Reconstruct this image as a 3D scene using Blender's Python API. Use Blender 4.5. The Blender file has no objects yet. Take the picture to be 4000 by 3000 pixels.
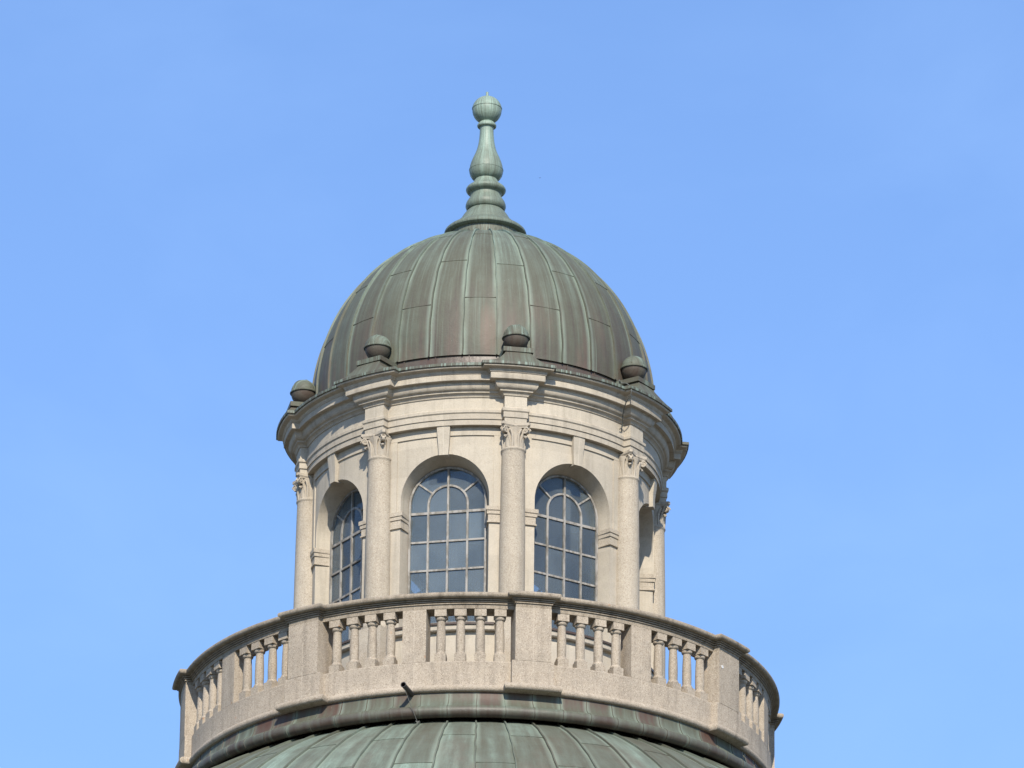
import bpy, math, random
from math import sin, cos, pi, radians, sqrt, asin, atan2
from mathutils import Vector, Matrix
R = random.Random(11)
sc = bpy.context.scene
COL = sc.collection

# ------------------------------------------------------------------ camera, sky, sun, exposure
cam_d = bpy.data.cameras.new('camera'); cam = bpy.data.objects.new('camera', cam_d); COL.objects.link(cam)
CAM_Y, CAM_Z = -116.6976, 1.6
PITCH, YAW, ROLL = radians(22.66), radians(0.2317), radians(0.68)
fw = Vector((sin(YAW)*cos(PITCH), cos(YAW)*cos(PITCH), sin(PITCH)))
rt = Vector((cos(YAW), -sin(YAW), 0)); up = rt.cross(fw)
r2 = rt*cos(ROLL)+up*sin(ROLL); u2 = up*cos(ROLL)-rt*sin(ROLL)
m = Matrix((r2, u2, -fw)).transposed().to_4x4(); m.translation = Vector((0, CAM_Y, CAM_Z))
cam.matrix_world = m
cam_d.sensor_width = 36; cam_d.lens = 270; cam_d.clip_start = 1; cam_d.clip_end = 20000
sc.camera = cam

SUN_AZ, SUN_EL = 3.0, 36.0            # azimuth measured from the camera's side (-Y) towards +X
wd = bpy.data.worlds.new('World'); sc.world = wd; wd.use_nodes = True
wn = wd.node_tree.nodes; wl = wd.node_tree.links
bgd = wn['Background']
sky = wn.new('ShaderNodeTexSky'); sky.sky_type = 'NISHITA'; sky.sun_disc = False
sky.sun_elevation = radians(SUN_EL); sky.sun_rotation = radians(180-SUN_AZ)
sky.altitude = 500; sky.air_density = 1.0; sky.dust_density = 0.15; sky.ozone_density = 5.0
tc = wn.new('ShaderNodeTexCoord'); mp = wn.new('ShaderNodeMapping'); mp.inputs['Scale'].default_value = (9, 9, 16); mp.inputs['Rotation'].default_value = (0, 0.35, 0)
wl.new(tc.outputs['Generated'], mp.inputs[0])
nz = wn.new('ShaderNodeTexNoise'); nz.inputs['Scale'].default_value = 1.6; nz.inputs['Detail'].default_value = 6; nz.inputs['Roughness'].default_value = 0.55; nz.inputs['Distortion'].default_value = 0.4
wl.new(mp.outputs[0], nz.inputs['Vector'])
hz = wn.new('ShaderNodeMapRange'); wl.new(nz.outputs['Fac'], hz.inputs[0])
hz.inputs[1].default_value = 0.42; hz.inputs[2].default_value = 0.85; hz.inputs[3].default_value = 0.0; hz.inputs[4].default_value = 0.15
mul = wn.new('ShaderNodeMix'); mul.data_type = 'RGBA'; mul.blend_type = 'MULTIPLY'; mul.inputs[0].default_value = 1.0
wl.new(sky.outputs[0], mul.inputs[6]); mul.inputs[7].default_value = (0.98, 0.985, 1.04, 1)
hm = wn.new('ShaderNodeMix'); hm.data_type = 'RGBA'
wl.new(hz.outputs[0], hm.inputs[0]); wl.new(mul.outputs[2], hm.inputs[6]); hm.inputs[7].default_value = (2.6, 4.0, 6.4, 1)
wl.new(hm.outputs[2], bgd.inputs[0]); bgd.inputs[1].default_value = 0.15
sd = bpy.data.lights.new('sun', 'SUN'); sun = bpy.data.objects.new('sun', sd); COL.objects.link(sun)
sd.energy = 4.4; sd.angle = radians(0.5); sd.color = (1.0, 0.92, 0.795)
a_, e_ = radians(SUN_AZ), radians(SUN_EL)
sun.rotation_euler = Vector((sin(a_)*cos(e_), -cos(a_)*cos(e_), sin(e_))).to_track_quat('Z', 'Y').to_euler()
sun.location = (20, -60, 90)
sc.view_settings.view_transform = 'Standard'; sc.view_settings.look = 'None'
sc.view_settings.exposure = 0.55; sc.view_settings.gamma = 1.0

# ------------------------------------------------------------------ material helpers
class NT:
    def __init__(s, name):
        s.m = bpy.data.materials.new(name); s.m.use_nodes = True
        s.t = s.m.node_tree; s.n = s.t.nodes; s.l = s.t.links
        s.b = s.n['Principled BSDF']
        g = s.n.new('ShaderNodeNewGeometry'); s.pos = g.outputs['Position']; s.nrm = g.outputs['Normal']
    def put(s, sock, v):
        if isinstance(v, (int, float)): sock.default_value = v
        elif isinstance(v, tuple): sock.default_value = v if len(v) == 4 or sock.type == 'VECTOR' else (*v, 1)
        else: s.l.new(v, sock)
    def math(s, op, a, b=0.0, c=0.0, clamp=False):
        n = s.n.new('ShaderNodeMath'); n.operation = op; n.use_clamp = clamp
        s.put(n.inputs[0], a); s.put(n.inputs[1], b); s.put(n.inputs[2], c); return n.outputs[0]
    def noise(s, scale, detail=4, rough=0.55, vec=None, dist=0.0):
        n = s.n.new('ShaderNodeTexNoise'); n.inputs['Scale'].default_value = scale
        n.inputs['Detail'].default_value = detail; n.inputs['Roughness'].default_value = rough
        n.inputs['Distortion'].default_value = dist
        s.l.new(vec if vec is not None else s.pos, n.inputs['Vector']); return n.outputs['Fac']
    def voro(s, scale, vec=None, out='Color'):
        n = s.n.new('ShaderNodeTexVoronoi'); n.inputs['Scale'].default_value = scale
        s.l.new(vec if vec is not None else s.pos, n.inputs['Vector']); return n.outputs[out]
    def ramp(s, fac, stops, interp='LINEAR'):
        n = s.n.new('ShaderNodeValToRGB'); cr = n.color_ramp; cr.interpolation = interp
        while len(cr.elements) < len(stops): cr.elements.new(0.5)
        for e, (p, c) in zip(cr.elements, stops):
            e.position = p; e.color = (c, c, c, 1) if isinstance(c, (int, float)) else (*c, 1)
        s.l.new(fac, n.inputs[0]); return n.outputs[0]
    def mix(s, fac, a, b, mode='MIX'):
        n = s.n.new('ShaderNodeMix'); n.data_type = 'RGBA'; n.blend_type = mode
        s.put(n.inputs[0], fac); s.put(n.inputs[6], a); s.put(n.inputs[7], b); return n.outputs[2]
    def attr(s, name):
        n = s.n.new('ShaderNodeAttribute'); n.attribute_name = name; return n.outputs['Fac']
    def sep(s, vec):
        n = s.n.new('ShaderNodeSeparateXYZ'); s.l.new(vec, n.inputs[0]); return n.outputs
    def comb(s, x, y, z):
        n = s.n.new('ShaderNodeCombineXYZ'); s.put(n.inputs[0], x); s.put(n.inputs[1], y); s.put(n.inputs[2], z); return n.outputs[0]
    def scale(s, v):
        n = s.n.new('ShaderNodeMapping'); n.inputs['Scale'].default_value = v; s.l.new(s.pos, n.inputs[0]); return n.outputs[0]
    def bump(s, h, strength, dist):
        n = s.n.new('ShaderNodeBump'); n.inputs['Strength'].default_value = strength; n.inputs['Distance'].default_value = dist
        s.l.new(h, n.inputs['Height']); return n
    def done(s, col, rough=0.8, bump=None, spec=None):
        s.put(s.b.inputs['Base Color'], col); s.put(s.b.inputs['Roughness'], rough)
        if bump: s.l.new(bump.outputs[0], s.b.inputs['Normal'])
        if spec is not None: s.b.inputs['Specular IOR Level'].default_value = spec
        return s.m

PH_ = 9.95
def stone(name, base, speck=0.3, grit=0.4, dirt=0.3, lichen=0.0, joints=1.0, grain=90):
    """cast stone with exposed aggregate: pale and dark chips, broad weathering, rain streaks"""
    t = NT(name)
    xyz = t.sep(t.pos); ang = t.math('ARCTAN2', xyz[0], t.math('MULTIPLY', xyz[1], -1.0))
    blk = t.math('ADD', t.math('MULTIPLY', ang, 16/(2*pi)), 0.5-PH_*16/360+8)
    rad = t.math('SQRT', t.math('ADD', t.math('MULTIPLY', xyz[0], xyz[0]), t.math('MULTIPLY', xyz[1], xyz[1])))
    blk = t.math('ADD', blk, 0.5)                      # joints on the axes of columns and bays
    wnz = t.n.new('ShaderNodeTexWhiteNoise'); wnz.noise_dimensions = '2D'
    t.l.new(t.comb(t.math('FLOOR', blk), t.math('FLOOR', t.math('MULTIPLY', xyz[2], 2.1)), 0.0), wnz.inputs['Vector'])
    tone = wnz.outputs['Value']
    fr_ = t.math('FRACT', blk); jd = t.math('MULTIPLY', t.math('MINIMUM', fr_, t.math('SUBTRACT', 1.0, fr_)), t.math('MULTIPLY', rad, 2*pi/16))
    joint = t.ramp(jd, [(0.004, 1.0), (0.011, 0.0)])
    big = t.noise(0.9, 5, 0.6); mid = t.noise(7, 5, 0.65)
    streak = t.noise(1.0, 5, 0.6, t.scale((9, 9, 0.7)))
    fine = t.noise(55, 3, 0.7)
    b = Vector(base)*0.75
    warm = tuple(b*1.0); dull = tuple(Vector((b.x*0.74, b.y*0.76, b.z*0.80))); light = tuple(Vector((min(b.x*1.14, .85), min(b.y*1.15, .85), min(b.z*1.17, .85))))
    c = t.mix(t.ramp(big, [(0.35, 0.0), (0.68, 1.0)]), warm, light)
    c = t.mix(t.math('MULTIPLY', t.ramp(mid, [(0.40, 0.0), (0.72, 1.0)]), dirt), c, dull)
    c = t.mix(t.math('MULTIPLY', t.ramp(streak, [(0.50, 0.0), (0.74, 1.0)]), dirt*1.3), c, tuple(Vector((b.x*0.55, b.y*0.55, b.z*0.56))))
    cell = t.sep(t.voro(grain)); v1 = cell[0]; v2 = cell[1]
    dark = t.ramp(v1, [(0.80, 0.0), (0.92, 1.0)]); pale = t.ramp(v2, [(0.82, 0.0), (0.93, 1.0)])
    c = t.mix(t.math('MULTIPLY', dark, speck), c, (b.x*0.42, b.y*0.36, b.z*0.30))
    c = t.mix(t.math('MULTIPLY', pale, speck*0.9), c, (b.x*1.55, b.y*1.58, b.z*1.62))
    c = t.mix(t.math('MULTIPLY', t.ramp(fine, [(0.35, 1.0), (0.55, 0.0)]), grit*0.55), c, tuple(Vector((b.x*0.5, b.y*0.45, b.z*0.4))))
    c = t.mix(t.math('MULTIPLY', t.math('MULTIPLY', joint, t.ramp(t.noise(4, 3), [(0.38, 0.0), (0.55, 1.0)])), 0.5*joints), c, (b.x*1.25, b.y*1.27, b.z*1.3))
    c = t.mix(joints, c, t.ramp(tone, [(0.0, 0.93), (1.0, 1.03)]), 'MULTIPLY')
    if lichen:
        l1 = t.ramp(t.voro(4.5, out='Distance'), [(0.075, 1.0), (0.12, 0.0)])
        gate = t.ramp(t.noise(1.7, 2), [(0.55, 0.0), (0.6, 1.0)])
        c = t.mix(t.math('MULTIPLY', t.math('MULTIPLY', l1, gate), lichen), c, (0.36, 0.16, 0.06))
    h = t.math('ADD', t.math('MULTIPLY', fine, 0.8), t.math('MULTIPLY', mid, 0.6))
    return t.done(c, 0.92, t.bump(h, 0.35+grit*0.5, 0.012), 0.2)

def copper(name, lo, hi, z0, z1, streaks=0.6, rough=0.5, panels=True, seam_pale=0.5, warm=0.0, rim=0.0, spec=0.35, vary=0.22, patch=0.0):
    """weathered copper sheet: brown oxide, grey-green, verdigris runs; lo..hi = how green from z0 up to z1"""
    t = NT(name)
    xyz = t.sep(t.pos)
    ang = t.math('ARCTAN2', xyz[0], t.math('MULTIPLY', xyz[1], -1.0))
    rad = t.math('SQRT', t.math('ADD', t.math('MULTIPLY', xyz[0], xyz[0]), t.math('MULTIPLY', xyz[1], xyz[1])))
    run = t.comb(t.math('MULTIPLY', ang, 14.0), 0.0, t.math('MULTIPLY', t.math('SUBTRACT', xyz[2], t.math('MULTIPLY', rad, 0.6)), 0.32))
    run2 = t.comb(t.math('MULTIPLY', ang, 46.0), 3.0, t.math('MULTIPLY', t.math('SUBTRACT', xyz[2], t.math('MULTIPLY', rad, 0.6)), 0.7))
    n1 = t.noise(1.0, 4, 0.6, run, 0.3); n2 = t.noise(1.0, 5, 0.7, run2, 0.2); blot = t.noise(2.2, 5, 0.62); fine = t.noise(30, 3, 0.7)
    hgt = t.n.new('ShaderNodeMapRange'); t.l.new(xyz[2], hgt.inputs[0])
    hgt.inputs[1].default_value = z0; hgt.inputs[2].default_value = z1; hgt.inputs[3].default_value = lo; hgt.inputs[4].default_value = hi
    f = hgt.outputs[0]
    f = t.math('ADD', f, t.math('MULTIPLY', t.math('SUBTRACT', n1, 0.5), 0.55))
    f = t.math('ADD', f, t.math('MULTIPLY', t.math('SUBTRACT', n2, 0.5), 0.55*streaks+0.08))
    f = t.math('ADD', f, t.math('MULTIPLY', t.math('SUBTRACT', blot, 0.5), 0.38))
    f = t.math('ADD', f, t.math('MULTIPLY', t.math('SUBTRACT', fine, 0.5), 0.14))
    if panels:
        f = t.math('ADD', f, t.math('MULTIPLY', t.math('SUBTRACT', t.attr('sheet'), 0.5), vary))
    c = t.ramp(f, [(0.02, (0.056+warm*.050, 0.038+warm*.012, 0.028+warm*.008)), (0.26, (0.074+warm*.022, 0.065, 0.051)), (0.46, (0.086, 0.087, 0.063)),
                   (0.66, (0.108, 0.122, 0.094)), (0.84, (0.152, 0.190, 0.150)), (1.0, (0.25, 0.335, 0.275))])
    if panels and seam_pale:
        u = t.attr('across')
        d = t.math('MINIMUM', u, t.math('SUBTRACT', 1.0, u))
        edge = t.ramp(t.math('ADD', d, t.math('MULTIPLY', t.math('SUBTRACT', n2, 0.5), 0.10)), [(0.0, 1.0), (0.05, 0.7), (0.17, 0.0)])
        gate = t.ramp(t.noise(1.0, 3, 0.6, t.comb(t.math('MULTIPLY', ang, 5.0), 7.0, t.math('MULTIPLY', xyz[2], 0.5))), [(0.34, 0.0), (0.54, 1.0)])
        k = t.math('MULTIPLY', t.math('MULTIPLY', edge, gate), seam_pale)
        c = t.mix(k, c, (0.212, 0.262, 0.212))
        s3 = t.ramp(t.noise(1.0, 3, 0.6, t.comb(t.math('MULTIPLY', ang, 30.0), 11.0, t.math('MULTIPLY', xyz[2], 0.25))), [(0.60, 0.0), (0.72, 1.0)])
        c = t.mix(t.math('MULTIPLY', s3, 0.42*streaks), c, (0.168, 0.207, 0.160))
    if patch:          # bare brown-pink copper low on some sheets, dark runs down others
        hz_ = t.n.new('ShaderNodeMapRange'); t.l.new(xyz[2], hz_.inputs[0]); hz_.inputs[1].default_value = z0; hz_.inputs[2].default_value = z0+1.5; hz_.inputs[3].default_value = 1.0; hz_.inputs[4].default_value = 0.0
        pn_ = t.ramp(t.noise(1.0, 4, 0.6, t.comb(t.math('MULTIPLY', ang, 9.0), 23.0, t.math('MULTIPLY', xyz[2], 0.7))), [(0.50, 0.0), (0.66, 1.0)])
        c = t.mix(t.math('MULTIPLY', t.math('MULTIPLY', pn_, hz_.outputs[0]), patch), c, (0.150, 0.098, 0.076))
        dk = t.ramp(t.noise(1.0, 5, 0.65, t.comb(t.math('MULTIPLY', ang, 22.0), 37.0, t.math('MULTIPLY', xyz[2], 0.35))), [(0.52, 0.0), (0.70, 1.0)])
        c = t.mix(t.math('MULTIPLY', dk, 0.5*patch), c, (0.052, 0.049, 0.038))
    if patch > 0.4:    # one soft-edged brown-pink patch near the foot of the dome
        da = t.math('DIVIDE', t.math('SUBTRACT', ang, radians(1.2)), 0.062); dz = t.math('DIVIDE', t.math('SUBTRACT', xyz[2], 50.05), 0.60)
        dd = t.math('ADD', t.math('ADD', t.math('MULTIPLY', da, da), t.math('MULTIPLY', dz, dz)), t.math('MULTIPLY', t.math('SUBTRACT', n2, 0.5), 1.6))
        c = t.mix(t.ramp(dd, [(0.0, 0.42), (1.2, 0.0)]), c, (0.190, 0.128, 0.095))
    spots = t.ramp(t.voro(9, out='Distance'), [(0.035, 1.0), (0.06, 0.0)])
    sg = t.ramp(t.noise(1.3, 2), [(0.56, 0.0), (0.64, 1.0)])
    c = t.mix(t.math('MULTIPLY', t.math('MULTIPLY', spots, sg), 0.45), c, (0.36, 0.39, 0.34))
    if rim:
        st = t.ramp(t.noise(1.0, 3, 0.7, t.comb(t.math('MULTIPLY', ang, 60.0), 1.0, xyz[2])), [(0.5, 0.0), (0.62, 1.0)])
        c = t.mix(t.math('MULTIPLY', st, rim), c, (0.27, 0.36, 0.30))
    h = t.math('ADD', t.math('MULTIPLY', blot, 1.0), t.math('MULTIPLY', fine, 0.12))
    rg = t.math('ADD', rough, t.math('MULTIPLY', t.math('SUBTRACT', n1, 0.5), 0.25))
    return t.done(c, rg, t.bump(h, 0.5, 0.035), spec)

MS = {}
MS['wall'] = stone('smooth_cast_stone', (0.562, 0.496, 0.392), 0.14, 0.24, 0.32)
MS['shaft'] = stone('column_cast_stone', (0.505, 0.438, 0.342), 0.38, 0.48, 0.32, 0, 0.0, grain=84)
MS['cap'] = stone('carved_stone', (0.51, 0.444, 0.35), 0.05, 0.25, 0.35, 0, 0.0)
MS['cornice'] = stone('cornice_stone', (0.535, 0.470, 0.370), 0.12, 0.28, 0.5)
MS['rough'] = stone('exposed_aggregate_stone', (0.480, 0.408, 0.318), 0.50, 0.62, 0.52, 0.4, grain=82)
MS['rail'] = stone('weathered_rail_stone', (0.40, 0.338, 0.258), 0.42, 0.7, 0.95, 0.3)
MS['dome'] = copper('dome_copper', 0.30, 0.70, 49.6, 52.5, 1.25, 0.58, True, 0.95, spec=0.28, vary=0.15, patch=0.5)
MS['dark'] = copper('brown_copper', 0.14, 0.20, 49.2, 49.7, 0.8, 0.42, False, 0, 0.25)
MS['edge'] = copper('copper_edge', 0.34, 0.42, 49.2, 49.4, 1.0, 0.6, False, 0, 0, 0.6)
MS['green'] = copper('green_copper', 0.72, 0.92, 52.9, 55.4, 1.4, 0.5, False, 0)
MS['cap_cu'] = copper('ball_cap_copper', 0.46, 0.72, 49.86, 50.12, 1.5, 0.62, False, 0, 0, 0.35, 0.25)
MS['hood'] = copper('hood_copper', 0.50, 0.34, 49.3, 49.6, 1.2, 0.6, False, 0, 0.2, 0.12, 0.25)
MS['ball'] = copper('ball_copper', 0.14, 0.26, 49.66, 49.9, 1.0, 0.64, False, 0, 0.1, 0, 0.25)
MS['slab'] = copper('slab_copper', 0.40, 0.42, 49.5, 49.7, 1.0, 0.6, False, 0, 0.2, 0.3, 0.25)
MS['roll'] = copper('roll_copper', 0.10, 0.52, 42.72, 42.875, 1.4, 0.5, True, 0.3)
MS['low'] = copper('lower_dome_copper', 0.68, 0.60, 41.0, 42.7, 1.0, 0.56, True, 0.95, 0, 0, 0.28, 0.32, 0.35)
MS['cove'] = copper('cove_copper', 0.50, 0.20, 42.86, 43.2, 1.4, 0.55, True, 0.6, 0.45, 0, 0.25, 0.5)

def plain(name, col, rough=0.6, var=0.25, scale=20):
    t = NT(name); n = t.noise(scale, 4, 0.6)
    c = Vector(col)
    return t.done(t.mix(t.ramp(n, [(0.3, 0.0), (0.7, 1.0)]), tuple(c*(1-var)), tuple(c*(1+var))), rough, t.bump(n, 0.2, 0.01))
MS['black'] = plain('black_pipe', (0.035, 0.032, 0.03), 0.5)
MS['wire'] = plain('grey_wire', (0.075, 0.078, 0.066), 0.6)
MS['white'] = plain('white_disc', (0.62, 0.62, 0.60), 0.5, 0.05)
MS['pale_trim'] = plain('pale_strip', (0.42, 0.42, 0.41), 0.6)
MS['inner'] = plain('inner_plaster', (0.42, 0.42, 0.41), 0.9, 0.1, 3)
MS['bird'] = plain('bird_feathers', (0.16, 0.17, 0.19), 0.9)
MS['ground'] = plain('ground_mix', (0.085, 0.078, 0.06), 0.95, 0.5, 0.05)
MS['base'] = stone('lower_wall_stone', (0.46, 0.40, 0.32), 0.2, 0.3, 0.3)

t = NT('painted_frame')       # flaking white paint over grey wood
n = t.noise(16, 6, 0.7, t.scale((1, 1, 0.35))); n2 = t.noise(2.5, 3)
c = t.mix(t.ramp(t.math('ADD', n, t.math('MULTIPLY', t.math('SUBTRACT', n2, 0.5), 0.5)), [(0.42, 0.0), (0.56, 1.0)]), (0.17, 0.155, 0.132), (0.29, 0.275, 0.25))
MS['frame'] = t.done(c, 0.75, t.bump(n, 0.4, 0.004), 0.3)

t = NT('ribbed_glass')
xyz = t.sep(t.pos)
ang = t.math('ARCTAN2', xyz[0], t.math('MULTIPLY', xyz[1], -1.0))
rib = t.math('SINE', t.math('MULTIPLY', ang, 2*pi*2.46/0.030))
grime = t.noise(1.6, 5, 0.6); drip = t.noise(1.0, 4, 0.6, t.scale((12, 12, 1.0)))
g = t.n.new('ShaderNodeBsdfGlossy'); g.inputs['Roughness'].default_value = 0.06; g.inputs['Color'].default_value = (0.9, 0.95, 1, 1)
tr = t.n.new('ShaderNodeBsdfTransparent'); tr.inputs['Color'].default_value = (0.90, 0.94, 0.95, 1)
df = t.n.new('ShaderNodeBsdfDiffuse')
oc = t.n.new('ShaderNodeTexCoord').outputs['Object']; ol = t.sep(oc)
cell = t.comb(t.math('FLOOR', t.math('DIVIDE', ol[0], 0.322)), t.math('FLOOR', t.math('DIVIDE', t.math('SUBTRACT', ol[2], 45.102), 0.4925)), t.math('FLOOR', t.math('MULTIPLY', xyz[0], 0.7)))
wz = t.n.new('ShaderNodeTexWhiteNoise'); t.l.new(cell, wz.inputs['Vector'])
pane_tone = t.ramp(wz.outputs['Value'], [(0.0, 0.68), (1.0, 1.26)])
t.put(df.inputs['Color'], t.mix(1.0, pane_tone, t.mix(t.ramp(rib, [(0.25, 0.0), (0.75, 1.0)]), (0.195, 0.238, 0.262), (0.262, 0.302, 0.322)), 'MULTIPLY'))
m1 = t.n.new('ShaderNodeMixShader'); t.put(m1.inputs[0], t.math('ADD', 0.24, t.math('MULTIPLY', t.math('SUBTRACT', grime, 0.5), 0.35), clamp=True))
t.l.new(tr.outputs[0], m1.inputs[1]); t.l.new(df.outputs[0], m1.inputs[2])
fr = t.n.new('ShaderNodeFresnel'); fr.inputs[0].default_value = 1.5
m2 = t.n.new('ShaderNodeMixShader'); t.put(m2.inputs[0], t.math('MULTIPLY', fr.outputs[0], 0.75, clamp=True))
t.l.new(m1.outputs[0], m2.inputs[1]); t.l.new(g.outputs[0], m2.inputs[2])
bp = t.bump(t.math('ADD', rib, t.math('MULTIPLY', drip, 0.6)), 0.05, 0.004)
tilt = t.n.new('ShaderNodeVectorMath'); tilt.operation = 'SUBTRACT'; t.l.new(wz.outputs['Color'], tilt.inputs[0]); tilt.inputs[1].default_value = (0.5, 0.5, 0.5)
tsc = t.n.new('ShaderNodeVectorMath'); tsc.operation = 'SCALE'; t.l.new(tilt.outputs[0], tsc.inputs[0]); tsc.inputs['Scale'].default_value = 0.20
tad = t.n.new('ShaderNodeVectorMath'); tad.operation = 'ADD'; t.l.new(bp.outputs[0], tad.inputs[0]); t.l.new(tsc.outputs[0], tad.inputs[1])
tnm = t.n.new('ShaderNodeVectorMath'); tnm.operation = 'NORMALIZE'; t.l.new(tad.outputs[0], tnm.inputs[0])
t.l.new(tnm.outputs[0], g.inputs['Normal'])
t.l.new(m2.outputs[0], t.n['Material Output'].inputs[0])
MS['glass'] = t.m

# ------------------------------------------------------------------ mesh helpers
class MB:
    def __init__(s): s.v = []; s.f = []; s.sheet = {}; s.uv = {}
    def add(s, p): s.v.append(tuple(p)); return len(s.v)-1
    def face(s, idx, sheet=None, us=None):
        s.f.append(tuple(idx))
        if sheet is not None: s.sheet[len(s.f)-1] = sheet
        if us is not None: s.uv[len(s.f)-1] = us
    def grid(s, rows, close=False, sheet=None, us=None):
        """rows of points (all the same length) joined by quads"""
        ids = [[s.add(p) for p in r] for r in rows]; n = len(rows[0])
        for i in range(len(ids)-1):
            for j in range(n if close else n-1):
                k = (j+1) % n
                s.face((ids[i][j], ids[i][k], ids[i+1][k], ids[i+1][j]), sheet,
                       (us[j], us[k], us[k], us[j]) if us else None)
        return ids
    def lathe(s, prof, n=48, cx=0, cy=0, a0=0, caps=False):
        rows = [[(cx+r*sin(a0+2*pi*j/n), cy-r*cos(a0+2*pi*j/n), z) for j in range(n)] for r, z in prof]
        ids = s.grid(rows, True)
        if caps: s.face(ids[0][::-1]); s.face(ids[-1])
    def box(s, x0, x1, y0, y1, z0, z1, M=None):
        P = [(x, y, z) for z in (z0, z1) for y in (y0, y1) for x in (x0, x1)]
        if M: P = [M @ Vector(p) for p in P]
        i = [s.add(p) for p in P]
        for q in ((0, 2, 3, 1), (4, 5, 7, 6), (0, 1, 5, 4), (2, 6, 7, 3), (0, 4, 6, 2), (1, 3, 7, 5)): s.face([i[k] for k in q])
    def tube(s, pts, r, n=8, caps=True):
        pts = [Vector(p) for p in pts]; rows = []; prev = None
        for i, p in enumerate(pts):
            d = (pts[min(i+1, len(pts)-1)]-pts[max(i-1, 0)]).normalized()
            a = prev if prev is not None else (Vector((0, 0, 1)) if abs(d.z) < .9 else Vector((1, 0, 0)))
            e1 = (a-d*a.dot(d)).normalized(); e2 = d.cross(e1); prev = e1
            rr = r[i] if isinstance(r, (list, tuple)) else r
            rows.append([p+(e1*cos(2*pi*j/n)+e2*sin(2*pi*j/n))*rr for j in range(n)])
        ids = s.grid(rows, True)
        if caps: s.face(ids[0][::-1]); s.face(ids[-1])
    def build(s, name, mat, parent=None, sharp=32):
        me = bpy.data.meshes.new(name); me.from_pydata(s.v, [], s.f); me.validate(clean_customdata=False)
        me.materials.append(mat)
        if s.sheet and len(me.polygons) == len(s.f):
            a = me.attributes.new('sheet', 'FLOAT', 'FACE')
            for i, v in s.sheet.items(): a.data[i].value = v
        if s.uv and len(me.polygons) == len(s.f):
            a = me.attributes.new('across', 'FLOAT', 'CORNER')
            for i, us in s.uv.items():
                for k, li in enumerate(me.polygons[i].loop_indices): a.data[li].value = us[k]
        import bmesh
        bm = bmesh.new(); bm.from_mesh(me); bmesh.ops.remove_doubles(bm, verts=bm.verts, dist=1e-5) if not s.uv else None
        bmesh.ops.recalc_face_normals(bm, faces=bm.faces); bm.to_mesh(me); bm.free()
        for p in me.polygons: p.use_smooth = True
        me.set_sharp_from_angle(angle=radians(sharp))
        o = bpy.data.objects.new(name, me); COL.objects.link(o)
        if parent: o.parent = parent
        return o
def thing(name, label, cat, loc=(0, 0, 0), group=None):
    o = bpy.data.objects.new(name, None); COL.objects.link(o); o.location = loc
    o['label'] = label; o['category'] = cat
    if group: o['group'] = group
    return o
def tag(o, label, cat): o['label'] = label; o['category'] = cat; return o
def dup(o, parent, rz):
    """copy of a part with copies of its sub-parts, turned about the tower's axis"""
    c = o.copy(); COL.objects.link(c); c.parent = parent; c.rotation_euler.z = o.rotation_euler.z+rz
    for ch in list(o.children):
        d = ch.copy(); COL.objects.link(d); d.parent = c
    return c
def ring_copies(o, parent, angs):
    """o is modelled facing -Y; turn it to the first angle and copy it to the others"""
    base = angs[0]; o.rotation_euler.z = radians(base)
    for a in angs[1:]: dup(o, parent, radians(a-base))
def pol(r, a, z):               # a in degrees, 0 = towards the camera, positive to the right
    a = radians(a); return (r*sin(a), -r*cos(a), z)

PH = 9.95                        # azimuth of the column nearest the camera
COLS = [PH+45*k for k in (0, 1, -1, -2, 2, 3, -3, 4)]
BAYS = [PH-22.5+45*k for k in (0, 1, -1, 2, -2, 3, -3, 4)]

# ================================================================== the domed cupola
cup = thing('domed_cupola', 'round stone cupola with arched windows, columns and a weathered green-brown copper dome', 'cupola')

# ---- drum wall with eight arched openings
RW, OW, OZ = 2.81, 0.7325, 47.21          # outer radius, half width of the openings, arch springing
FW, FD = 0.64, 2.46                        # window half width, distance of its plane from the axis
ZB, ZT, Z0 = 45.06, 48.40, 43.55
def bay_skin(mb, Rr, w, zb, zs, zt, z0, phi):
    A = Rr*radians(22.5)
    pt = lambda a, z: pol(Rr, phi+math.degrees(a/Rr), z)
    for sgn in (-1, 1):
        cols = [sgn*(w+(A-w)*i/4) for i in range(5)]
        mb.grid([[pt(a, z) for a in cols] for z in (zb, zs, zt)])
    cols = [-A+(A-w)*i/4 for i in range(5)]+[-w+2*w*i/16 for i in range(1, 17)]+[w+(A-w)*i/4 for i in range(1, 5)]
    mb.grid([[pt(a, z) for a in cols] for z in (z0, zb)])
    n = 32
    arch = [(-w*cos(pi*i/n), zs+w*sin(pi*i/n)) for i in range(n+1)]
    mb.grid([[pt(a, z) for a, z in arch], [pt(a, zt) for a, z in arch]])
    loop = [(-w, zb), (-w, zs-1.2), (-w, zs-.5)]+arch+[(w, zs-.5), (w, zs-1.2), (w, zb)]
    return loop, pt
wall = MB()
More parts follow.
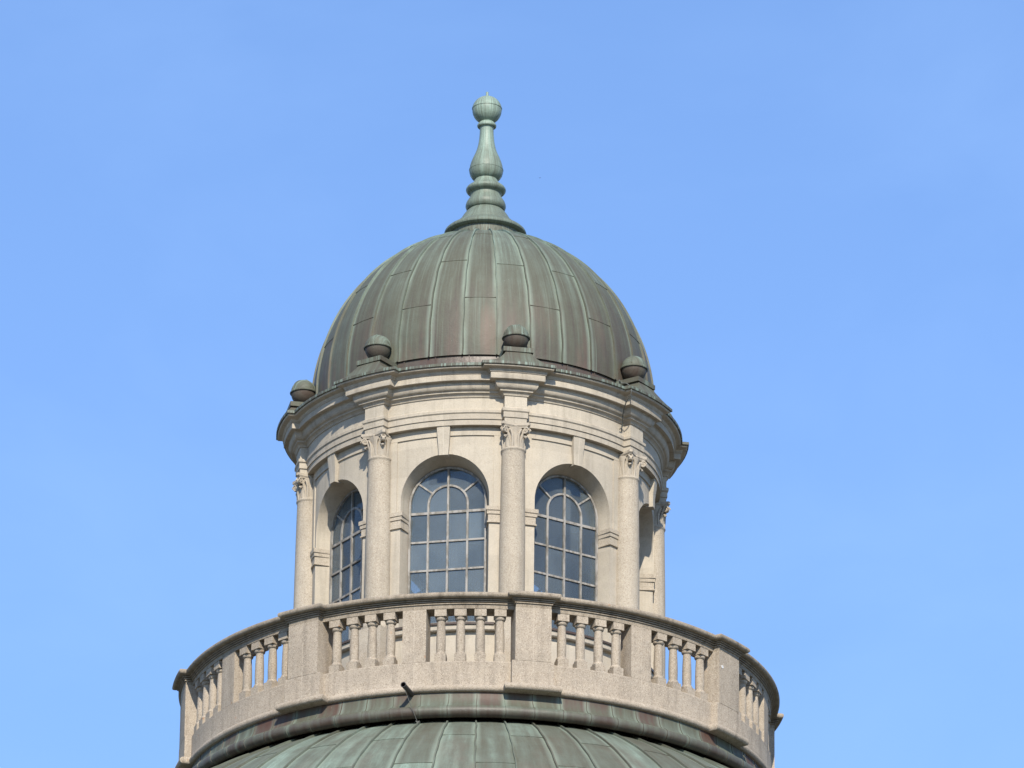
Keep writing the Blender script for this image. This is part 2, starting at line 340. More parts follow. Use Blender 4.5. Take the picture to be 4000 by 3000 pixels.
for phi in BAYS:
    loop, pt = bay_skin(wall, RW, OW, ZB, OZ, ZT, Z0, phi)
    loop2, pt2 = bay_skin(wall, 2.36, FW, ZB, OZ, ZT, Z0, phi)
    M = Matrix.Rotation(radians(phi), 4, 'Z')
    mid = [M @ Vector((a*FW/OW, -FD, OZ+(z-OZ)*FW/OW if z > OZ else z)) for a, z in loop]
    for (pa, pb) in (([pt(a, z) for a, z in loop], mid), (mid, [pt2(a, z) for a, z in loop2])):
        wall.grid([pa, pb])
    wall.face([wall.add(p) for p in (pt(-OW, ZB), pt(OW, ZB), mid[-1], mid[0])])
    # raised border round each bay panel
    A = RW*radians(22.5); q = lambda r, a, z: pol(r, phi+math.degrees(a/RW), z)
    for (a0, a1, z0, z1, ns) in ((-A, A, 48.246, 48.395, 24), (-A, -.80, 44.0, 48.246, 3), (.80, A, 44.0, 48.246, 3)):
        if a1-a0 < 1: # stepped side strips end at the impost line
            z0 = 47.03
        aa = [a0+(a1-a0)*i/ns for i in range(ns+1)]
        e = 0.022 if a1-a0 > 1 else 0.020
        wall.grid([[q(RW-.02, a, z0) for a in aa], [q(RW+e, a, z0) for a in aa], [q(RW+e, a, z1) for a in aa], [q(RW-.02, a, z1) for a in aa]])
        wall.grid([[q(RW-.02, a0, z0), q(RW-.02, a0, z1)], [q(RW+e, a0, z0), q(RW+e, a0, z1)]])
        wall.grid([[q(RW-.02, a1, z0), q(RW-.02, a1, z1)], [q(RW+e, a1, z0), q(RW+e, a1, z1)]])
wall.build('wall', MS['wall'], cup)

# ---- keystones (modelled for a bay facing -Y)
k = MB()
def key_ring(z, hw, rf):
    return [pol(2.60, -math.degrees(hw*.9/2.6), z), pol(rf, -math.degrees(hw/rf), z), pol(rf+.004, 0, z), pol(rf, math.degrees(hw/rf), z), pol(2.60, math.degrees(hw*.9/2.6), z)]
rows = [key_ring(48.392, .108, 2.905), key_ring(48.30, .104, 2.900), key_ring(48.12, .092, 2.876), key_ring(47.97, .080, 2.870), key_ring(47.905, .076, 2.872)]
ids = k.grid(rows); k.face(ids[-1]); k.face(ids[0][::-1])
ks = k.build('keystone', MS['wall'], cup, 25); ring_copies(ks, cup, BAYS)

# ---- impost blocks on the jambs
def impost(sgn):
    b = MB()
    prof = [(0.0, 47.028), (.048, 47.022), (.048, 46.955), (.034, 46.947), (.034, 46.892), (.018, 46.884), (.018, 46.775), (.030, 46.768), (.030, 46.748), (0.0, 46.742)]
    rows = []
    for o, z in prof:
        w = OW-o
        a1 = w/2.81
        row = [Vector(((FW+.012-o*.45)*sgn, -FD-.045, z)), Vector((w*sgn, -(RW+o)*cos(a1), z))]
        for i in range(1, 5):
            a = (a1+(.965/2.81-a1)*i/4); row.append(Vector(((RW+o)*sin(a)*sgn, -(RW+o)*cos(a), z)))
        rows.append(row)
    b.grid(rows)
    ids = [b.add(p) for p in rows[0]]+[b.add((.965*sgn, -2.4, rows[0][0].z)), b.add(((FW)*sgn, -2.4, rows[0][0].z))]; b.face(ids)
    ids = [b.add(p) for p in rows[-1]]+[b.add((.965*sgn, -2.4, rows[-1][0].z)), b.add(((FW)*sgn, -2.4, rows[-1][0].z))]; b.face(ids)
    o = b.build('impost', MS['shaft'], cup, 20); ring_copies(o, cup, BAYS)
impost(-1); impost(1)

# ---- windows: frame with bars > pane, sill, flashing
def arc_strip(b, r0, r1, a0, a1, zc, y0, y1, n=24, cx=0):
    for i in range(n):
        p, q = a0+(a1-a0)*i/n, a0+(a1-a0)*(i+1)/n
        P = [(cx+r*cos(a), zc+r*sin(a)) for a, r in ((p, r0), (q, r0), (q, r1), (p, r1))]
        f = [b.add((x, y0, z)) for x, z in P]; g = [b.add((x, y1, z)) for x, z in P]
        b.face(f); b.face(g[::-1])
        b.face((f[0], g[0], g[1], f[1])); b.face((f[2], g[2], g[3], f[3]))
fr = MB(); yF, yB = -(FD+.035), -(FD-.035)
fr.box(-FW, -FW+.034, yF, yB, ZB, OZ); fr.box(FW-.034, FW, yF, yB, ZB, OZ); fr.box(-FW+.034, FW-.034, yF, yB, ZB, ZB+.05)
arc_strip(fr, FW-.034, FW, 0, pi, OZ, yF, yB, 32)
m0 = .0165; yf2, yb2 = yF+.008, yB-.01
IR = .322
for x in (-IR, IR): fr.box(x-m0, x+m0, yf2, yb2, ZB+.05, OZ)
fr.box(-m0, m0, yf2-.003, yb2, ZB+.05, OZ+FW-.034)
for z, h in ((47.072, .021), (46.578, .016), (46.086, .016), (45.594, .016)):
    xs = [-FW+.034, -IR-m0, -IR+m0, -m0, m0, IR-m0, IR+m0, FW-.034]
    for a, b_ in zip(xs[::2], xs[1::2]): fr.box(a, b_, yf2+.003, yb2, z-h, z+h)
arc_strip(fr, IR-m0, IR+m0, 0, pi, OZ, yf2+.002, yb2, 24)
for a in (radians(38), radians(142)):
    M = Matrix.Translation((0, 0, OZ)) @ Matrix.Rotation(-a, 4, 'Y')
    fr.box(IR+m0, FW-.034, yf2+.004, yb2, -.014, .014, M)
win = fr.build('window', MS['frame'], cup, 30)
pn = MB(); n = 32
loop = [(-FW+.02, ZB+.02)]+[(-(FW-.02)*cos(pi*i/n), OZ+(FW-.02)*sin(pi*i/n)) for i in range(n+1)]+[(FW-.02, ZB+.02)]
f = [pn.add((x, -FD-.003, z)) for x, z in loop]; g = [pn.add((x, -FD+.003, z)) for x, z in loop]
pn.face(f); pn.face(g[::-1])
pn.build('pane', MS['glass'], win)
sl = MB(); sw = .86
sa = [-sw+2*sw*i/16 for i in range(17)]
arc = lambda r, z: [pol(r, math.degrees(a/r), z) for a in sa]
ids = sl.grid([arc(2.70, 44.885), arc(2.885, 44.885), arc(2.90, 44.90), arc(2.90, 44.985), arc(2.70, 45.0)])
sl.face([r[0] for r in ids]); sl.face([r[-1] for r in ids][::-1])
sl.build('sill', MS['cornice'], win, 25)
fl = MB()
ids = fl.grid([arc(2.905, 44.987), arc(2.925, 44.975), arc(2.928, 45.010), arc(2.72, 45.052), arc(2.46, 45.10)])
fl.face([r[0] for r in ids]); fl.face([r[-1] for r in ids][::-1])
fl.build('flashing', MS['dark'], win, 25)
ring_copies(win, cup, BAYS)

# ---- columns: shaft > capital, pedestal
RC = 2.862
cs = MB()
prof = [(.0, 45.02), (.25, 45.02), (.262, 45.06), (.25, 45.10), (.232, 45.13), (.225, 45.17), (.236, 45.20), (.212, 45.23), (.208, 45.30), (.2085, 45.9), (.206, 46.4), (.201, 46.9), (.195, 47.4), (.189, 47.8), (.187, 47.915), (.190, 47.935)]
prof += [(.197, 47.945), (.203, 47.958), (.203, 47.970), (.197, 47.985), (.185, 47.99)]
cs.lathe(prof, 40, 0, -RC)
colm = cs.build('column', MS['shaft'], cup, 40)
cp = MB()
bell = [(.180, 47.98), (.174, 48.05), (.171, 48.12), (.174, 48.19), (.184, 48.25), (.203, 48.305), (.205, 48.325)]
NB = 48
rows = [[((r*(1+(.028 if j % 6 in (0, 1) else -.02)))*sin(2*pi*j/NB), -RC-(r*(1+(.028 if j % 6 in (0, 1) else -.02)))*cos(2*pi*j/NB), z) for j in range(NB)] for r, z in bell]
cp.grid(rows, True)
def abacus(half, sag, cut, z0, z1):        # square with hollow sides and clipped horns
    pts = []
    for s in range(4):
        M = Matrix.Rotation(s*pi/2, 3, 'Z')
        for i in range(11):
            x = -(half-cut)+2*(half-cut)*i/10
            y = -half+sag*(1-(2*i/10-1)**2)
            pts.append(M @ Vector((x, y, 0)))
    lo = [cp.add((p.x, p.y-RC, z0)) for p in pts]; hi = [cp.add((p.x, p.y-RC, z1)) for p in pts]
    for j in range(len(pts)):
        q = (j+1) % len(pts); cp.face((lo[j], lo[q], hi[q], hi[j]))
    cp.face(lo[::-1]); cp.face(hi)
abacus(.243, .058, .036, 48.352, 48.396); abacus(.232, .055, .036, 48.338, 48.352); abacus(.220, .050, .036, 48.318, 48.338)
C0 = Vector((0, -RC, 0))
for s in range(4):
    d = Vector((sin(pi/4+s*pi/2), -cos(pi/4+s*pi/2), 0)); tg = Vector((-d.y, d.x, 0))
    ctr = C0+d*.256+Vector((0, 0, 48.262))
    # volute: a rolled spiral band seen from both sides
    for side in (-1, 1):
        sp = []
        for i in range(30):
            th = -pi*.5+i*0.36; rr = .058-.0013*i-.00002*i*i
            sp.append(ctr+tg*side*(.030-.0003*i)+d*(-rr*sin(th)*1.0)+Vector((0, 0, rr*cos(th))))
        cp.tube(sp, .0105, 6)
    rows = []
    for sd_ in (-.028, -.026, .026, .028):
        rr = .046 if abs(sd_) < .027 else .030
        rows.append([ctr+tg*sd_+d*rr*cos(2*pi*j/14)+Vector((0, 0, rr*sin(2*pi*j/14))) for j in range(14)])
    ids = cp.grid(rows, True); cp.face(ids[0][::-1]); cp.face(ids[-1])
    for side in (-1, 1):
        eye = ctr+tg*side*.036
        cp.tube([eye-tg*side*.012, eye+tg*side*.003], [.013, .008], 8)
    # stem rising to the volute, in two strands
    for side in (-1, 1):
        st = [C0+d*.168+tg*side*.050+Vector((0, 0, 47.97)), C0+d*.168+tg*side*.055+Vector((0, 0, 48.06)), C0+d*.178+tg*side*.045+Vector((0, 0, 48.14)), C0+d*.200+tg*side*.034+Vector((0, 0, 48.22)),
              C0+d*.226+tg*side*.026+Vector((0, 0, 48.285)), C0+d*.262+tg*side*.022+Vector((0, 0, 48.318))]
        cp.tube(st, [.010, .012, .017, .019, .018, .013], 7)
    # curled leaf under the volute
    rows = []
    for rr_, z, w in ((.176, 47.995, .040), (.180, 48.08, .052), (.192, 48.145, .050), (.222, 48.188, .042), (.250, 48.178, .030), (.255, 48.155, .018)):
        for_row = []
        for q in (-1, -.5, 0, .5, 1):
            for_row.append(C0+d*(rr_+.012*(1-abs(q))-(.010 if abs(q) == 1 else 0))+tg*w*q+Vector((0, 0, z)))
        rows.append(for_row)
    cp.grid(rows); cp.grid([[p-d*.012-Vector((0, 0, .010)) for p in r] for r in rows])
    cp.grid([[r[0] for r in rows], [r[0]-d*.012-Vector((0, 0, .010)) for r in rows]]); cp.grid([[r[-1] for r in rows], [r[-1]-d*.012-Vector((0, 0, .010)) for r in rows]])
    # leaves and a boss on each face
    e = Vector((sin(s*pi/2), -cos(s*pi/2), 0)); te = Vector((-e.y, e.x, 0))
    for side in (-1, 1):
        lf = [C0+e*.168+te*side*.05+Vector((0, 0, 47.965)), C0+e*.180+te*side*.045+Vector((0, 0, 48.10)), C0+e*.186+te*side*.055+Vector((0, 0, 48.20)), C0+e*.196+te*side*.078+Vector((0, 0, 48.265)), C0+e*.190+te*side*.100+Vector((0, 0, 48.285))]
        cp.tube(lf, [.020, .020, .017, .015, .008], 7)
        lf = [C0+e*.168+te*side*.012+Vector((0, 0, 47.965)), C0+e*.176+te*side*.016+Vector((0, 0, 48.12)), C0+e*.186+te*side*.036+Vector((0, 0, 48.22))]
        cp.tube(lf, [.014, .012, .006], 6)
    rows = []
    for zz, rr in ((-.028, .004), (-.016, .022), (0, .030), (.016, .024), (.028, .004)):
        rows.append([C0+e*(.186)+Vector((0, 0, 48.345+zz*.8))+e*rr*.6*cos(2*pi*j/10)+te*rr*sin(2*pi*j/10) for j in range(10)])
    cp.grid(rows, True)
cap = cp.build('capital', MS['cap'], colm, 42)
pd = MB()
def sq(b, hw, z0, z1, y=-RC): b.box(-hw, hw, y-hw, y+hw, z0, z1)
sq(pd, .255, 43.55, 45.02)
pd.build('pedestal', MS['shaft'], colm, 30)
ring_copies(colm, cup, COLS)

# ---- entablature: outline that breaks forward over each column
def outline(rb, rr, w, z, nf=6, nb=22):
    pts = []
    ai, ao = math.degrees(asin(w/rb)), math.degrees(asin(w/rr))
    for c in range(8):
        p = PH+45*c
        pts.append(pol(rb, p-ai, z))
        pts += [pol(rr, p-ao+2*ao*i/nf, z) for i in range(nf+1)]
        pts.append(pol(rb, p+ai, z))
        pts += [pol(rb, p+ai+(45-2*ai)*i/nb, z) for i in range(1, nb)]
    return pts
RB, RR_, WW = 2.925, 3.05, 0.182
def ent(o, z): return outline(RB+o*.84, RR_+o*.80, WW+o, z)
b = MB(); b.grid([outline(2.70, 2.75, .17, 48.388), ent(-.002, 48.388), ent(-.002, 48.480), ent(.018, 48.483), ent(.018, 48.573), ent(.026, 48.580), ent(.040, 48.592), ent(.040, 48.636), ent(.010, 48.655), ent(0, 48.662)], True)
b.build('architrave', MS['cornice'], cup, 25)
b = MB(); b.grid([ent(0, 48.662), ent(0, 48.852)], True); b.build('frieze', MS['wall'], cup, 25)
b = MB()
pr = [(0, 48.852), (.020, 48.856), (.024, 48.872), (.040, 48.892), (.066, 48.908), (.085, 48.914), (.085, 48.932), (.094, 48.936)]
pr += [(.094+.074*sin(i/6*pi/2), 48.944+.106*(1-cos(i/6*pi/2))) for i in range(7)]
pr += [(.176, 49.052), (.176, 49.066), (.258, 49.072), (.262, 49.078), (.262, 49.170), (.272, 49.173), (.278, 49.178), (.278, 49.190), (.286, 49.193)]
for i in range(1, 9):       # cyma under the copper
    s = i/8; pr.append((.286+.108*(s-.16*sin(2*pi*s)*1.0), 49.193+.080*(s+.10*sin(2*pi*s))))
b.grid([ent(o, z) for o, z in pr], True); b.build('cornice', MS['cornice'], cup, 28)

# ---- copper covering of the cornice, with a dripping lip
b = MB()
def ent2(rb, rr, w, z): return outline(rb, rr, w, z)
E0 = lambda o, z: ent(o, z)
b.grid([E0(.385, 49.272), E0(.412, 49.268), E0(.424, 49.276), E0(.424, 49.318), E0(.410, 49.326), outline(3.10, 3.20, .45, 49.334), outline(2.90, 2.93, .40, 49.36), outline(2.77, 2.80, .36, 49.39)], True)
b.build('copper_edging', MS['edge'], cup, 30)

# ---- dome
DZ, DH, DR = 49.815, 3.02, 2.806
def dome_r(z):
    return DR if z <= DZ else DR*sqrt(max(0, 1-((z-DZ)/DH)**2))
TH_TOP = asin(.975)
mer = [(DR, 49.655), (DR, 49.74)]+[(DR*cos(TH_TOP*i/40), DZ+DH*sin(TH_TOP*i/40)) for i in range(41)]
mer += [(.57, 52.80), (.53, 52.825)]
def normal2(mer, i):
    p, q = mer[max(0, i-1)], mer[min(len(mer)-1, i+1)]
    t_ = Vector((q[0]-p[0], q[1]-p[1])).normalized(); return (t_.y, -t_.x)
def panels(b, mer, nseg, off, joints, lift=0.010, ns=6, sw=.014, sh=.034, jw=.007, rnd=R, bulge=0.0, seam=1.3):
    """sheets between standing seams; joints(k) gives the indices (into mer) of a strip's cross joints"""
    st = 360/nseg
    for k in range(nseg):
        a0 = off+st*k
        js = [0]+sorted(joints(k))+[len(mer)-1]
        for x, y in zip(js, js[1:]):
            sh_ = rnd.random()
            rows = []
            for i in range(x, y+1):
                r, z = mer[i]; n_ = normal2(mer, i)
                f_ = (y-i)/max(1, y-x); lf = lift*f_ if False else lift*(1-0) * ((y-i)/max(1, y-x)) 
                row = []
                for j in range(ns+1):
                    bl = bulge*(1-(2*j/ns-1)**2)+lf*.6
                    row.append(pol(r+n_[0]*bl, a0+st*j/ns, z+n_[1]*bl))
                rows.append(row)
            ids = b.grid(rows, False, sh_, [j/ns for j in range(ns+1)])
            if x > 0:         # turned lower edge of an overlapping sheet
                r, z = mer[x]; n_ = normal2(mer, x); q = mer[x-1]
                tz = Vector((q[0]-r, q[1]-z)).normalized()*jw
                h = .0055
                P = lambda dn, dt: [pol(r+n_[0]*dn+tz.x*dt, a0+st*j/ns, z+n_[1]*dn+tz.y*dt) for j in range(ns+1)]
                b.grid([P(lift*.6+.001, -1), P(h+lift*.6, -.4), P(h+lift*.6, 1), P(-.004, 1.0)], False, sh_, [.5]*(ns+1))
    for k in range(nseg):     # standing seams
        a0 = off+st*k; sh_ = seam+rnd.uniform(-.4, .4); ph1 = rnd.random()*6
        rows = []
        for i, (r, z) in enumerate(mer):
            n_ = normal2(mer, i); w = math.degrees(sw/max(r, .2)); wob = math.degrees(.004*sin(i*1.1+ph1)/max(r, .3))
            rows.append([pol(r-.004*n_[0], a0-w+wob, z-.004*n_[1]), pol(r+sh*n_[0], a0-w*.8+wob, z+sh*n_[1]), pol(r+sh*n_[0], a0+w*.5+wob, z+sh*n_[1]), pol(r-.004*n_[0], a0+w+wob, z-.004*n_[1])])
        b.grid(rows, False, sh_, [0.5]*4)
def near(mer, z): return min(range(2, len(mer)-3), key=lambda i: abs(mer[i][1]-z))
dm = MB()
def dj(k):
    jz = (lambda: R.uniform(-.05, .05))
    return [near(mer, 51.487+jz())] if k % 2 == 0 else [near(mer, 50.64+jz()), near(mer, 52.322)]
# seam just left of the panel that sits on the nearest column's axis
panels(dm, mer, 32, PH-5.625, dj, bulge=.006)
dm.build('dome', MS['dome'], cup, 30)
sk = MB()
skp = [(2.785, 49.37), (2.785, 49.63), (2.770, 49.70)]
panels(sk, skp, 32, PH-5.625+2.1, lambda k: [], lift=0, sw=.012, sh=.014)
sk.build('dome_skirt', MS['dark'], cup, 30)
cl = MB(); cl.lathe([(.62, 52.76), (.60, 52.80), (.60, 52.99), (.4, 52.99)], 48)
for j in range(32):
    M = Matrix.Rotation(2*pi*(j+.5)/32, 4, 'Z'); cl.box(-.022, .022, -.628, -.59, 52.80, 52.87, M)
cl.build('dome_collar', MS['edge'], cup, 30)

# ---- finial > ball, rod
fn = MB()
fp = [(.3, 52.95), (.60, 52.955), (.655, 52.965), (.680, 52.985), (.684, 53.005), (.672, 53.035), (.640, 53.065), (.585, 53.100), (.530, 53.130), (.490, 53.155), (.472, 53.178), (.466, 53.196), (.446, 53.200), (.440, 53.212),
      (.430, 53.225), (.408, 53.262), (.375, 53.320), (.335, 53.375), (.298, 53.415), (.286, 53.425), (.286, 53.432), (.305, 53.438), (.325, 53.460), (.335, 53.495), (.333, 53.530), (.318, 53.575), (.292, 53.615), (.270, 53.650), (.258, 53.690), (.254, 53.716),
      (.262, 53.722), (.268, 53.735), (.290, 53.742), (.312, 53.760), (.328, 53.782), (.333, 53.800), (.329, 53.822), (.312, 53.846), (.280, 53.872), (.240, 53.902), (.212, 53.936), (.196, 53.975), (.190, 53.992),
      (.205, 53.998), (.240, 54.030), (.266, 54.075), (.279, 54.125), (.282, 54.160), (.286, 54.164), (.286, 54.176), (.279, 54.180), (.272, 54.235), (.252, 54.310), (.222, 54.390), (.186, 54.470), (.158, 54.550), (.138, 54.640), (.125, 54.730), (.117, 54.830), (.114, 54.930),
      (.118, 54.945), (.150, 54.955), (.160, 54.970), (.160, 54.990), (.150, 55.010), (.125, 55.040), (.10, 55.06)]
fn.lathe(fp, 56); fin = fn.build('finial', MS['green'], cup, 30)
bl = MB()
BC = 55.268
bp_ = [(.245*cos(a), BC+.245*sin(a)) for a in [radians(-75+ i*5) for i in range(18)]]+[(.245, BC+.02), (.251, BC+.022), (.2515, BC+.036)]+[(.250*cos(a), BC+.250*sin(a)) for a in [radians(10+i*5) for i in range(16)]]
bl.lathe(bp_, 48); bl.build('ball', MS['green'], fin, 28)
rd = MB(); rd.lathe([(.045, BC+.238), (.034, BC+.25), (.026, BC+.262), (.023, BC+.275), (.023, 55.60), (.016, 55.606), (.001, 55.608)], 16); rd.build('rod', MS['green'], fin, 40)

# ---- ball ornaments over the columns: hood > slab, ball, cap
RBALL = 2.985
hd = MB()
HP = [(.0, 1.0), (.03, .80), (.07, .62), (.14, .48), (.26, .36), (.42, .25), (.58, .165), (.76, .08), (1.0, 0.0)]
rows = []
for zz, wn_ in HP:
    z = 49.322+.236*zz; w = .200+.388*wn_; rf = 3.378-.165*zz
    row = [(-w, -2.72, z)]
    for q in range(-4, 5):
        x = w*q/4; row.append((x, -sqrt(rf*rf-x*x), z))
    rows.append(row+[(w, -2.72, z)])
hd.grid(rows)
hood = hd.build('ball_ornament', MS['hood'], cup, 30)
sb = MB(); sb.box(-.245, .245, -3.235, -2.72, 49.556, 49.634); sb.box(-.15, .15, -RBALL-.15, -RBALL+.15, 49.634, 49.665)
sb.build('slab', MS['slab'], hood, 30)
b = MB(); zb_ = 49.880
b.lathe([(.12, 49.655)]+[(.205*cos(a), zb_+.215*sin(a)) for a in [radians(-62+i*6) for i in range(12)]], 40, 0, -RBALL)
b.build('ball', MS['ball'], hood, 30)
b = MB()
b.lathe([(.200, zb_), (.224, zb_-.006), (.228, zb_+.006), (.222, zb_+.018)]+[(.210*cos(a), zb_+.018+.215*sin(a)) for a in [radians(5+i*6) for i in range(15)]]+[(.001, zb_+.2335)], 40, 0, -RBALL)
for k_ in range(4):
    pts = [(.212*cos(radians(a))*sin(k_*pi/2+.4), -RBALL-.212*cos(radians(a))*cos(k_*pi/2+.4), zb_+.018+.217*sin(radians(a))) for a in range(6, 91, 7)]
    b.tube(pts, .006, 5)
b.build('ball_cap', MS['cap_cu'], hood, 30)
ring_copies(hood, cup, COLS)

# ---- inside, terrace, lower dome and the building below it
b = MB(); b.lathe([(2.36, 48.40), (2.2, 48.6), (1.2, 49.2), (.01, 49.4)], 48); b.build('ceiling', MS['inner'], cup)
b = MB(); b.lathe([(.01, 43.60), (2.3, 43.60), (4.5, 43.58)], 64); b.build('terrace', MS['base'], cup)
NL = 68; LOFF = -0.45
b = MB()
cvp = [(4.690, 43.23), (4.712, 43.19), (4.714, 43.14), (4.720, 43.08), (4.734, 43.02), (4.757, 42.965), (4.790, 42.920), (4.825, 42.892), (4.850, 42.882)]
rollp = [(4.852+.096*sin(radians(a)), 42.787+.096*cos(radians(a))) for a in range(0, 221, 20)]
panels(b, cvp[::-1], NL, LOFF, lambda k: [], lift=0, ns=3, sw=.007, sh=.010, seam=.5)
b.build('cove_flashing', MS['cove'], cup, 40)
b = MB(); b.lathe([(4.70, 43.172), (4.722, 43.172), (4.726, 43.184), (4.70, 43.19)], 192); b.build('pale_edge', MS['pale_trim'], cup, 40)  # narrow pale grey strip along the top of the cove
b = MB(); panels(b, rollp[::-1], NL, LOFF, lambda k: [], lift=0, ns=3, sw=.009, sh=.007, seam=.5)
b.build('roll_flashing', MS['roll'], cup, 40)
LR, LZ = 10.2, 33.62
arcs = [asin(4.60/LR)+ (pi/2-asin(4.60/LR))*i/90 for i in range(91)]
lm = [(LR*sin(a), LZ+LR*cos(a)) for a in arcs][::-1]
def lj(k):
    out = []
    s = (5.72 if k % 2 else 6.72); 
    for rr in (s+R.uniform(-.08, .08), s+1.75, min(s+3.1, 9.9)):
        out.append(min(range(2, len(lm)-2), key=lambda i: abs(lm[i][0]-rr)))
    return sorted(set(out))
b = MB(); panels(b, lm, NL, LOFF, lj, ns=4, sw=.017, sh=.036, bulge=.008, lift=.012, seam=.35); b.build('lower_dome', MS['low'], cup, 30)
b = MB(); b.lathe([(10.15, 33.9), (10.35, 33.7), (10.6, 33.6), (10.9, 33.5), (10.9, 33.0), (10.5, 32.8), (10.3, 32.3), (10.2, 31.5), (10.2, 22.0), (10.6, 21.8), (10.6, 0)], 96); b.build('lower_drum', MS['base'], cup)

# ================================================================== the balustrade round the terrace
bal = thing('stone_balustrade', 'round brownish stone balustrade with short balusters circling the terrace below the arched windows', 'balustrade', (0, 0, 43.15))
bal_r = bpy.data.objects.new('tmp', None)
def balp(o): o.parent = bal; o.location = (0, 0, -43.15)
def ring_bal(o, angs):
    o.parent = bal; o.location = (0, 0, -43.15); o.rotation_euler.z = radians(angs[0])
    for a in angs[1:]:
        c = o.copy(); COL.objects.link(c); c.parent = bal; c.rotation_euler.z = radians(a)
PB, PP, PW = 4.73, 4.84, .285
def o2(o, z, w=None): return outline(PB+o, PP+o, (PW if w is None else w)+o, z, 6, 30)
b = MB()
pr = [(-.35, 43.16), (-.01, 43.155), (.012, 43.160)]+[(.006+.050*sin(a)+.0, 43.212-.055*cos(a)) for a in [radians(20+i*20) for i in range(8)]]+[(.012, 43.272), (.004, 43.276), (0, 43.29), (-.002, 43.655), (-.012, 43.67), (-.36, 43.672)]
b.grid([outline(PB+o, PP+o+(.036 if z < 43.2745 and o > -.3 else 0), (.43 if z < 43.275 else .335)+o*.5, z, 6, 30) for o, z in pr], True)
# torus is longer than the pedestal above it, so its return sits further out
balp(b.build('plinth', MS['rough'], None, 28))
b = MB()
pr = [(-.33, 44.545), (-.005, 44.545), (-.003, 44.612), (.018, 44.614), (.018, 44.630), (-.006, 44.632), (-.006, 44.641), (.036, 44.643), (.036, 44.656), (.008, 44.658), (.008, 44.667), (.058, 44.669), (.058, 44.681), (.026, 44.683), (.026, 44.691), (.094, 44.694)]
pr += [(.094+.040*sin(a), 44.738-.044*cos(a)) for a in [radians(20+i*20) for i in range(8)]]+[(.085, 44.785), (-.33, 44.80)]
b.grid([o2(o, z) for o, z in pr], True)
b.grid([[pol(4.40, 5*j, z) for j in range(72)] for z in (44.545, 44.80)], True)
balp(b.build('handrail', MS['rail'], None, 28))
b = MB()
def curved_block(b, w, r0, r1, z0, z1, n=6, ch=.006):
    prof = [(r0, z0, w), (r1, z0, w), (r1, z1, w), (r0, z1, w)]
    rows = [[pol(r, math.degrees(-asin(w/r)+2*asin(w/r)*i/n), z) for i in range(n+1)] for r, z, w in prof]
    ids = b.grid(rows+[rows[0]])
    b.face([ids[k][0] for k in range(4)]); b.face([ids[k][-1] for k in range(4)][::-1])
curved_block(b, PW, 4.42, PP-.003, 43.668, 44.55)
ring_bal(b.build('pedestal', MS['rough'], None, 30), [PH+45*k for k in range(8)])
b = MB(); curved_block(b, .188, 4.42, PB-.006, 43.668, 44.55)
ring_bal(b.build('pedestal', MS['rough'], None, 30), [PH+22.5+45*k for k in range(8)])
b = MB()
for r0_, r1_, hh in ((.012, .026, .006), (.0, .012, .004)):
    c_ = Vector(pol(4.838, 52.5, 44.293-43.15)); nrm_ = Vector(pol(1, 52.5, 0)); sd_ = nrm_.cross(Vector((0, 0, 1)))
    rg = lambda r, d: [c_+nrm_*d+(sd_*cos(2*pi*j/16)+Vector((0, 0, 1))*sin(2*pi*j/16))*r for j in range(16)]
    b.grid([rg(r1_, -.004), rg(r1_, hh), rg(max(r0_, .001), hh)], True)
b.build('fixing_disc', MS['white'], bal, 30)
b = MB(); RBB = 4.618
b.box(-.094, .094, -RBB-.100, -RBB+.100, 44.428, 44.547)
b.box(-.088, .088, -RBB-.094, -RBB+.094, 43.668, 43.795)
b.lathe([(.070, 43.79), (.092, 43.795), (.092, 43.81), (.082, 43.835), (.071, 43.845), (.0725, 43.90), (.0745, 43.98), (.0735, 44.08), (.069, 44.22), (.0625, 44.345), (.062, 44.362), (.064, 44.368), (.078, 44.376), (.086, 44.392), (.088, 44.41), (.085, 44.429)], 24, 0, -RBB)
balu = b.build('baluster', MS['rough'], None, 40)
angs = []
for k_ in range(8):
    for mid in (11.8, 45-11.8):
        for q in (-1.5, -.5, .5, 1.5): angs.append(PH+45*k_+mid+q*3.80)
ring_bal(balu, angs)

# ================================================================== small things
sp = thing('drain_spout', 'short dark open-ended drain pipe poking out under the balustrade, held by a thin wire', 'drain pipe', pol(4.66, -12.9, 43.15))
b = MB()
def loc(p): return Vector(p)-sp.location
p0, p1 = Vector(pol(4.62, -12.7, 43.14)), Vector(pol(5.11, -13.35, 43.17))
d = (p1-p0).normalized(); e1 = d.cross(Vector((0, 0, 1))).normalized(); e2 = e1.cross(d)
def ringp(c, r): return [c+(e1*cos(2*pi*j/20)+e2*sin(2*pi*j/20))*r for j in range(20)]
b.grid([[q-sp.location for q in ringp(c, r)] for c, r in ((p0, .040), (p1-d*.012, .040), (p1-d*.012, .045), (p1, .045), (p1, .036), (p0, .034))], True)
b.build('pipe', MS['black'], sp, 30)
b = MB(); q0 = p1-d*.05-Vector((0, 0, .04)); q1 = Vector(pol(4.925, -11.1, 42.60))
b.tube([loc(q0), loc(q0.lerp(q1, .5)-Vector((0, 0, .006))), loc(q1)], .0045, 6)
for k_ in (-1, 1): b.tube([loc(q1+Vector((.03*k_, 0, .02))), loc(q1), loc(q1+Vector((-.015*k_, -.03, -.03)))], .011, 6)
b.build('wire', MS['wire'], sp, 40)

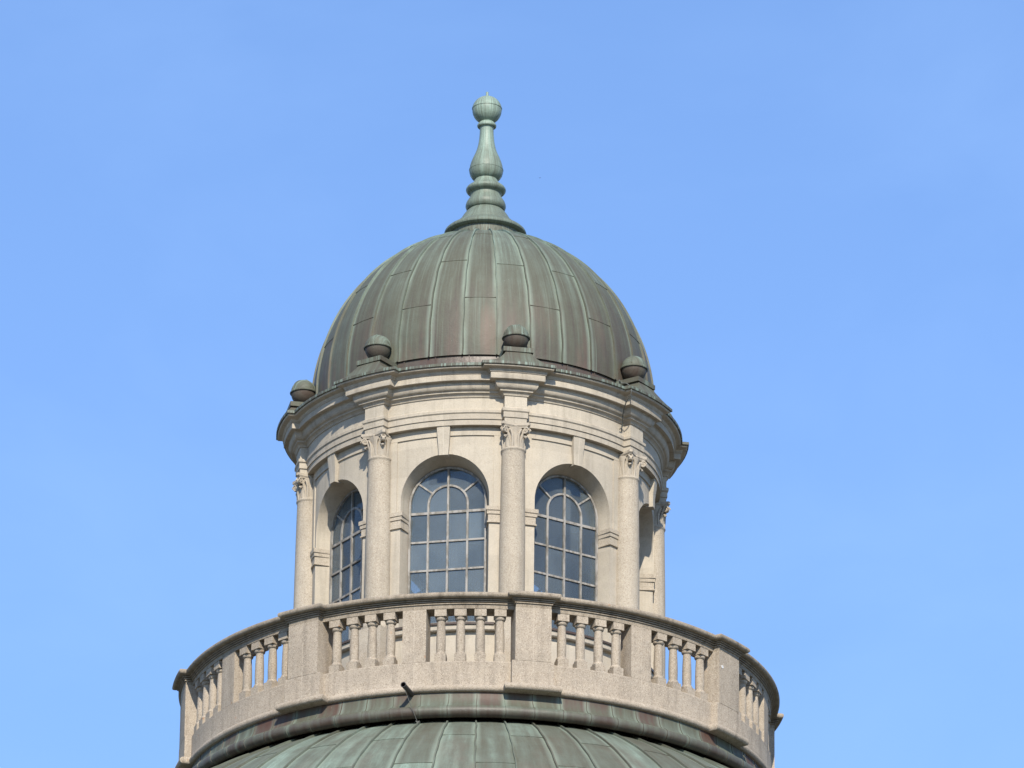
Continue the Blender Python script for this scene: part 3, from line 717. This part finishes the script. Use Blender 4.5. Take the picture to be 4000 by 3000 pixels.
cpts = [(3.18, 43.6, 49.40), (3.24, 44.4, 49.395), (3.30, 44.75, 49.37), (3.36, 44.95, 49.30), (3.375, 45.05, 49.22), (3.34, 45.15, 49.15), (3.26, 45.3, 49.09), (3.17, 46.0, 49.02), (3.08, 47.2, 48.93), (3.01, 48.6, 48.84), (2.98, 49.0, 48.775), (2.955, 48.4, 48.735)]
b = MB()
def smooth(pts, n=5):
    out = []; P = [Vector(p) for p in pts]
    for i in range(len(P)-1):
        a, b_, c_, d_ = P[max(i-1, 0)], P[i], P[i+1], P[min(i+2, len(P)-1)]
        for j in range(n):
            s = j/n; out.append(.5*((2*b_)+(c_-a)*s+(2*a-5*b_+4*c_-d_)*s*s+(3*b_-a-3*c_+d_)*s**3))
    return out+[P[-1]]
cw = [Vector(pol(*p)) for p in cpts]; c0 = cw[-1].copy()
b.tube([p-c0 for p in smooth(cw)], .0095, 7)
b.tube([Vector(pol(2.98, 49.0, 48.775))-c0, Vector(pol(2.95, 49.5, 48.80))-c0, Vector(pol(2.935, 49.9, 48.72))-c0, Vector(pol(2.965, 49.3, 48.83))-c0], .008, 6)
b.tube([p-c0 for p in smooth([Vector(pol(3.2, 43.2, 49.41)), Vector(pol(3.19, 43.5, 49.45)), Vector(pol(3.17, 44.0, 49.42)), Vector(pol(3.2, 43.7, 49.40)), Vector(pol(3.22, 43.1, 49.42))])], .009, 6)
cable = b.build('cable', MS['wire'], None, 60); cable.location = c0
tag(cable, 'thin grey cable dangling loose over the cornice below the right-hand ball ornament', 'cable')

# a bird far behind, right of the finial
dist = 900.0
def ray(px, py, d): 
    v = fw*30000+r2*(px-2000)-u2*(py-1500); return Vector((0, CAM_Y, CAM_Z))+v.normalized()*d
bc = ray(2109, 695, dist); b = MB()
b.tube([(-.02, -.16, 0), (0, -.08, .01), (0, .04, 0), (0, .15, -.01)], [.008, .035, .035, .01], 8)
for s in (-1, 1):
    rows = [[(s*.02, -.06, .015), (s*.02, .05, .015)], [(s*.10, -.075, .035), (s*.10, .035, .03)], [(s*.19, -.03, .02), (s*.19, .03, .015)], [(s*.25, .03, .0), (s*.25, .045, .0)]]
    b.grid(rows); b.grid([[(x, y, z-.008) for x, y, z in r] for r in rows])
bird = b.build('bird', MS['bird'], None, 60); bird.location = bc; bird.scale = (.62, .62, .62); bird.rotation_euler = (0, radians(-16), radians(20))
tag(bird, 'tiny dark bird gliding in the open sky to the right of the finial', 'bird')

# ---- ground
b = MB(); b.lathe([(.01, -.004), (10.9, -.004), (60, -.004), (400, -.004), (6000, -.004)], 64); g = b.build('ground', MS['ground']); g['kind'] = 'structure'
bpy.data.objects.remove(bal_r)
